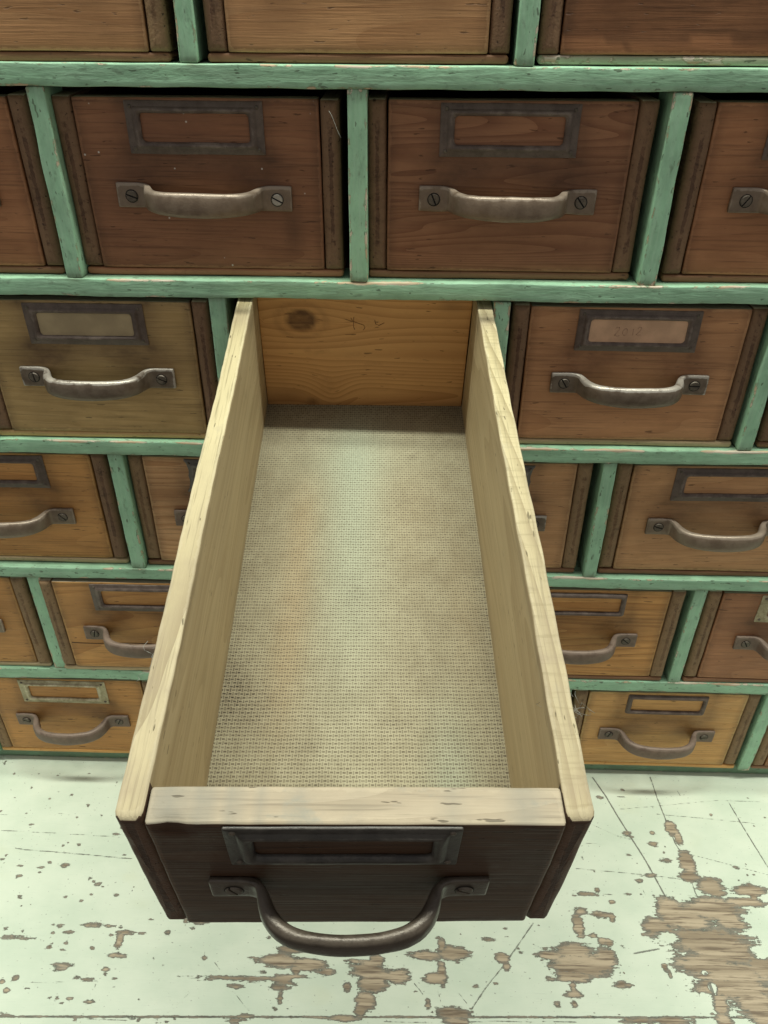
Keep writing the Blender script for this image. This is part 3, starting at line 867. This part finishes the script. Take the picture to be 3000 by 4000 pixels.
# ------------------------------------------------------------------ the table: worn paint over planks
z7 = lambda x, y: (165.9+x*.4, 1603.7+y*.4)
z8 = lambda x, y: (829.5+x*.5, 1603.7+y*.5)
zl = lambda x, y: (x*.275, 1603.7+y*.275)
CH8 = [(1230,720,60,60),(1180,800,70,50),(1300,760,130,70),(1420,720,140,60),(1500,770,80,50),(1400,860,200,70),(1480,900,180,70),(1400,960,160,60),
 (1500,1000,180,60),(1450,1060,120,55),(1550,1060,140,70),(1600,1120,100,80),(1630,960,60,80),(1640,1180,70,60),(1450,1130,36,60),(1470,1200,40,30),
 (1580,640,80,26),(1560,690,100,22),(1590,650,20,50),(850,960,150,60),(720,920,70,22),(820,900,90,40),(900,960,110,60),(960,930,50,50),(820,1010,90,30),(1030,1050,45,15),
 (820,1090,45,18),(818,1060,14,40),(822,1130,14,20),(840,790,26,60),(850,730,30,16),(945,745,55,16),(985,755,16,22),(1310,520,38,60),(1240,370,28,38),(1270,410,18,40),(1320,580,50,24),(1410,620,60,40),(1440,650,40,20),
 (300,910,80,36),(180,920,80,24),(250,880,18,40),(220,1020,60,28),(60,1010,60,36),(0,1010,60,24),(250,1000,20,60),(510,930,35,26),(530,970,18,18),(300,1170,90,28),(310,1205,60,22),(190,1130,12,28),
 (750,1135,18,13),(720,1020,26,10),(985,690,14,12),(945,860,22,20),(905,835,20,12),(970,865,18,18),(445,850,28,9),(1105,600,16,10),(1165,440,22,12),(1215,510,30,9),(1160,390,10,8),(1050,395,22,10),(1150,575,30,10),(1520,540,14,9),
 (870,655,55,10),(920,640,12,14),(1055,655,16,6),(935,240,14,8),(1040,235,22,4),(1100,1203,80,16),(1240,1203,100,22),(1050,1195,18,14),(1215,975,14,24),(1235,1000,8,24),(1030,1045,24,18),(1370,770,30,14),(640,590,10,6),(1030,880,10,7),(1120,830,8,5)]
CH7 = [(1150,1120,80,26),(1100,1180,120,40),(1250,1200,110,40),(900,1275,250,15),(1150,1280,130,30),(1350,1240,50,22),(1090,1320,60,22),(860,1320,46,16),(1580,1230,100,60),(1600,1300,90,60),
 (1560,1400,60,60),(1100,1380,16,40),(1530,1450,36,36),(1460,1320,26,30),(1440,1490,90,22),(1620,1180,46,36),(1500,1185,60,16),(90,988,60,13),(170,992,40,8),(260,1025,50,16),(230,1070,22,50),(215,1150,50,16),(660,970,56,14),(495,1025,17,15),
 (910,1480,50,16),(860,1502,50,16),(75,1400,28,17),(60,1280,42,11),(155,1225,20,15),(690,1165,13,13),(85,1110,12,12),(215,825,13,9),(70,735,13,8),(590,965,14,18),(1010,1240,24,10),(960,1165,26,8),(990,1190,20,8),(1185,1230,30,24)]
CHL = [(510,965,38,20),(390,940,20,13),(145,1050,25,14),(155,970,28,8),(560,410,14,9),(535,1490,50,16),(100,1528,80,18),(200,1540,80,11),(700,1435,45,22),(850,1440,60,7),(500,1750,90,20),(470,1785,46,18),(600,1845,33,15),(700,1862,44,14),
 (120,1855,28,26),(15,1880,24,22),(50,1950,26,22),(390,2010,18,17),(715,2035,42,24),(830,1780,28,22),(390,1605,17,18),(1320,1495,28,20),(915,1205,18,12),(700,1065,16,10),(515,1575,14,11),(40,2140,46,14),(590,2175,12,14),
 (1085,2180,20,17),(1300,2195,60,14),(515,1212,12,5),(975,885,20,7),(250,355,8,10),(305,245,10,5),(40,160,12,14),(700,245,10,6),(495,1625,22,9),(725,1610,18,16),(220,1935,26,7),(905,1855,22,9),(420,1432,14,8),(1040,1165,7,9),(165,1285,9,5),(330,1700,10,8)]
NEG = [(z8(1225,845), 42, 24), (z8(1610,760), 60, 26), (z8(1630,905), 40, 26), (z8(1420,1062), 16, 22), (z8(1390,1110), 30, 30), (z8(1385,995), 10, 10), (z7(1230,1290), 50, 12), (z7(1330,1300), 20, 30)]
blobs = []
for f, sc, L in ((z8, .5, CH8), (z7, .4, CH7), (zl, .275, CHL)):
    for x, y, rx, ry in L:
        u, v = f(x, y); c = tab(u, v); a = tab(u+rx*sc, v); b_ = tab(u, v+ry*sc)
        blobs.append((c[0], c[1], max(abs(a[0]-c[0]), .0008), max(abs(b_[1]-c[1]), .0008)))
neg = []
for (u, v), rx, ry in NEG:
    c = tab(u, v); a = tab(u+rx*.5, v); b_ = tab(u, v+ry*.5)
    neg.append((c[0], c[1], abs(a[0]-c[0]), abs(b_[1]-c[1])))
for _ in range(70):   # little losses scattered over the parts the list above does not cover
    x, y = RNG.uniform(-.75, .75), RNG.uniform(-.30, .0)
    if -.31 < x < .40 and y > -.228: continue
    blobs.append((x, y, RNG.uniform(.003, .02), RNG.uniform(.002, .007)))
for _ in range(260):  # pin-prick chips
    x, y = RNG.uniform(-.34, .42), RNG.uniform(-.225, -.012)
    q = RNG.uniform(.0004, .0015)
    blobs.append((x, y, q*RNG.uniform(.8, 2.2), q))
LN = [(z8, [(900,150),(960,235),(1010,320),(1060,400),(1130,510),(1215,665)], .85), (z8, [(1150,150),(1180,240),(1215,330),(1260,440),(1300,500),(1345,650),(1370,690)], .7),
 (z8, [(1490,260),(1560,380),(1659,540)], .7), (z8, [(1000,290),(1180,275),(1450,250),(1640,258)], .45), (z8, [(830,545),(1000,560),(1160,575),(1290,592)], .5), (z8, [(860,435),(960,440)], .35),
 (z8, [(1180,310),(1400,330),(1600,350)], .5), (z8, [(1310,480),(1500,530),(1659,572)], .45), (z8, [(645,780),(590,860),(520,960),(440,1060),(380,1150)], .7), (z8, [(1390,1000),(1420,1080),(1480,1217)], 1.4),
 (z8, [(1080,912),(1190,892)], .8), (z8, [(820,640),(1000,660)], .5), (z8, [(900,355),(1010,405),(1070,420)], .4), (z8, [(1255,190),(1280,230)], .4), (z8, [(640,870),(700,900)], .4), (z8, [(1110,620),(1130,660)], .4),
 (zl, [(0,565),(60,568)], .35), (zl, [(0,690),(480,715),(940,743)], .45), (zl, [(120,830),(200,843),(400,858),(700,883),(900,903),(1040,914)], .6), (zl, [(400,562),(530,555)], .3),
 (zl, [(720,345),(780,322)], .3), (zl, [(205,320),(220,270)], .3), (zl, [(0,1880),(300,1885),(500,1880)], .3), (zl, [(700,1995),(760,1890),(840,1800)], .3), (zl, [(640,2140),(760,2050)], .3),
 (z7, [(840,1340),(930,1450)], .4), (z7, [(620,1340),(520,1440),(440,1490)], .35), (z7, [(690,1110),(692,1150)], .4), (z7, [(740,1180),(775,1230)], .4), (z7, [(430,1480),(260,1500),(0,1490)], .5), (z8, [(0,1205),(200,1210),(500,1205),(830,1208)], .5),
 (z8, [(130,1040),(170,1090)], .5), (z8, [(320,1080),(360,1130)], .4), (z8, [(230,1060),(245,1120)], .4)]
lines = []
for f, pl, wd in LN:
    q = [tab(*f(x, y)) for x, y in pl]
    for a, b_ in zip(q[:-1], q[1:]): lines.append((a, b_, wd))
JA, JB = tab(0, 2196), tab(1659, 2198)      # the joint between the two front planks
EDGE = -.31
tx = np.concatenate([np.linspace(-.8, -.36, 23)[:-1], np.arange(-.36, .43, .0009), np.linspace(.43, .8, 20)])
prof = [(y, 0.0) for y in np.linspace(.45, .012, 10)[:-1]] + [(y, 0.0) for y in np.arange(.012, EDGE+.0035, -.0009)]
for k in range(9):
    a = math.radians(90*k/8); prof.append((EDGE+.0035-.0035*math.sin(a), -.0035+.0035*math.cos(a)))
prof += [(EDGE, -.015), (EDGE, -.034), (.45, -.034)]
prof = np.array(prof)
nx, ny = len(tx), len(prof)
X = np.tile(tx, ny); Y = np.repeat(prof[:, 0], nx); Z = np.repeat(prof[:, 1], nx)
Ye = Y + Z*1.0                       # unrolled over the front edge
chip = np.full(len(X), -3.0)
for (cx, cy_, rx, ry) in blobs:
    k = (np.abs(X-cx) < rx*3.2) & (np.abs(Ye-cy_) < ry*3.2)
    d = np.sqrt(((X[k]-cx)/rx)**2 + ((Ye[k]-cy_)/ry)**2)
    chip[k] = np.maximum(chip[k], (1-d)*np.clip(min(rx, ry)/.0035, .35, 1.3))
for (cx, cy_, rx, ry) in neg:
    d = np.sqrt(((X-cx)/rx)**2 + ((Ye-cy_)/ry)**2)
    chip = np.where(d < 1.5, np.minimum(chip, (d-1)*.8), chip)
jy = JA[1] + (X-JA[0])*(JB[1]-JA[1])/(JB[0]-JA[0])
chip = np.maximum(chip, .34 - np.abs(Ye-jy)/.0022)                 # paint lost along the plank joint
chip = np.maximum(chip, 1 - np.abs(Ye-(EDGE-.0005))/.0025 - .75)   # knocked-off front edge
scr = np.full(len(X), -9.0)
for xa in np.arange(-.8, .8, .02):
    ya, yb = (JA[1] + (q-JA[0])*(JB[1]-JA[1])/(JB[0]-JA[0]) for q in (xa, xa+.02))
    lines.append(((xa, ya), (xa+.02, yb), .9))
for a, b_, wd in lines:
    a, b_ = np.array(a), np.array(b_); ab = b_-a; L2 = ab@ab
    lo, hi = np.minimum(a, b_)-.006, np.maximum(a, b_)+.006
    k = (X > lo[0]) & (X < hi[0]) & (Ye > lo[1]) & (Ye < hi[1])
    px, py = X[k]-a[0], Ye[k]-a[1]
    t = np.clip((px*ab[0]+py*ab[1])/L2, 0, 1)
    d = np.hypot(px-t*ab[0], py-t*ab[1])*1000
    scr[k] = np.maximum(scr[k], wd-d)
def table_mat():
    b = NB('flaking_mint_paint'); g = b.vec()
    n1 = b.noise(g, 210, 6, .72)
    n2 = b.noise(b.mapping(g, (70, 380, 380)), 1, 5, .7)
    n3 = b.noise(b.mapping(g, (14, 20, 20)), 1, 4, .6)
    f = b.m('ADD', b.fac('chip'), b.m('MULTIPLY', b.m('SUBTRACT', n1, .5), 1.2))
    f = b.m('ADD', f, b.m('MULTIPLY', b.m('SUBTRACT', n2, .5), 1.7))
    bare = b.rng(f, .0, .06)
    deep = b.rng(f, .16, .55)
    s = b.m('ADD', b.fac('scr'), b.m('MULTIPLY', b.m('SUBTRACT', n1, .56), 1.6))
    sm = b.rng(s, .0, .25, 0, .85)
    # paint
    c = b.mix(b.rng(n3, .3, .7), (.59, .67, .54), (.695, .755, .62))
    st = b.noise(b.mapping(g, (18, 160, 160)), 1, 4, .7)
    c = b.mix(b.rng(st, .6, .8, 0, .22), c, (.44, .52, .42))
    yel = b.noise(b.mapping(g, (9, 14, 14), (3, 1, 0)), 1, 3, .6)
    c = b.mix(b.rng(yel, .58, .75, 0, .35), c, (.62, .64, .42))
    sc1 = b.noise(b.mapping(g, (60, 900, 900)), 1, 4, .7)
    c = b.mix(b.rng(sc1, .60, .70, 0, .22), c, (.36, .42, .36))
    pk = b.noise(b.mapping(g, (330, 520, 520)), 1, 2, .5)
    c = b.mix(b.rng(pk, .69, .73, 0, .7), c, (.24, .24, .20))
    pin = b.noise(g, 1100, 2, .6)
    c = b.mix(b.rng(pin, .70, .76, 0, .35), c, (.30, .33, .30))
    # bare wood with its grain
    w1 = b.noise(b.mapping(g, (22, 420, 420)), 1, 4, .65)
    w2 = b.noise(b.mapping(g, (8, 170, 170)), 1, 3, .6, .4)
    wc = b.mix(b.rng(w2, .38, .62), (.30, .235, .16), (.50, .405, .285))
    wc = b.mix(b.rng(w1, .50, .62, 0, .85), wc, (.15, .11, .075))
    prim = b.mix(b.rng(n2, .35, .65), (.16, .15, .12), (.27, .245, .195))
    wc = b.mix(deep, prim, wc)
    c = b.mix(sm, c, (.13, .125, .105))
    c = b.mix(bare, c, wc)
    h = b.m('SUBTRACT', b.m('MULTIPLY', n3, .2), b.m('MULTIPLY', b.m('MAXIMUM', bare, b.m('MULTIPLY', sm, .6)), 1.0))
    h = b.m('ADD', h, b.m('MULTIPLY', b.m('MULTIPLY', w1, bare), -.35))
    h = b.m('ADD', h, b.m('MULTIPLY', st, .15))
    nm = b.bump(h, .85, .0009)
    r = b.mix(bare, (.42, .42, .42), (.7, .7, .7))
    return b.done(c, r, nm, 0, .4)
F = []
for j in range(ny-1):
    o = j*nx
    F += [(o+i, o+nx+i, o+nx+i+1, o+i+1) for i in range(nx-1)]
VV = np.column_stack([X, Y, Z])
table = empty('work_table', (0, 0, 0))
tag(table, 'wooden table top with chipped and scratched pale mint paint under the green cabinet', 'table')
link('table_top', VV, F, table_mat(), table, {'gc': np.column_stack([X, Ye, np.zeros(len(X))]), 'chip': chip, 'scr': scr})

# ------------------------------------------------------------------ floor of the room, far below the table edge
fm = plain('dim_floor', (.16, .14, .12), .7, 0, .2, 4)
fv = np.array([(-4, -4, -.85), (4, -4, -.85), (4, 3, -.85), (-4, 3, -.85)], float)
tag(link('floor', fv, [(0, 1, 2, 3)], fm, None, {'gc': fv}), kind='structure')

# ------------------------------------------------------------------ light: a long ceiling tube almost above the cabinet front, and the dim room
la = bpy.data.lights.new('ceiling_tube', 'AREA'); la.shape = 'RECTANGLE'; la.size = 2.6; la.size_y = .09
la.energy = 64; la.color = (.955, 1.0, .875)
lo_ = bpy.data.objects.new('ceiling_tube', la); COL.objects.link(lo_)
lo_.location = (.0, -.10, 2.15); lo_.rotation_euler = (0, 0, 0)

w = bpy.data.worlds.new('World'); scene.world = w; w.use_nodes = True
nt = w.node_tree; bg = nt.nodes['Background']
tc = nt.nodes.new('ShaderNodeTexCoord'); sx = nt.nodes.new('ShaderNodeSeparateXYZ')
nt.links.new(tc.outputs['Generated'], sx.inputs[0])
rp = nt.nodes.new('ShaderNodeValToRGB'); nt.links.new(sx.outputs['Z'], rp.inputs[0])
els = rp.color_ramp.elements
for e, (p_, c_) in zip([els[0], els[1], els.new(.24), els.new(.46), els.new(.05)],
                       [(0.0, .7), (1.0, .10), (.24, 1.0), (.46, .22), (.05, 1.2)]):
    e.position = p_; e.color = (c_, c_*.985, c_*.90, 1)
nt.links.new(rp.outputs[0], bg.inputs['Color']); bg.inputs['Strength'].default_value = .50

vs = scene.view_settings
vs.view_transform = 'Standard'; vs.look = 'None'; vs.exposure = 0.0; vs.gamma = 1.0
vs.use_curve_mapping = False
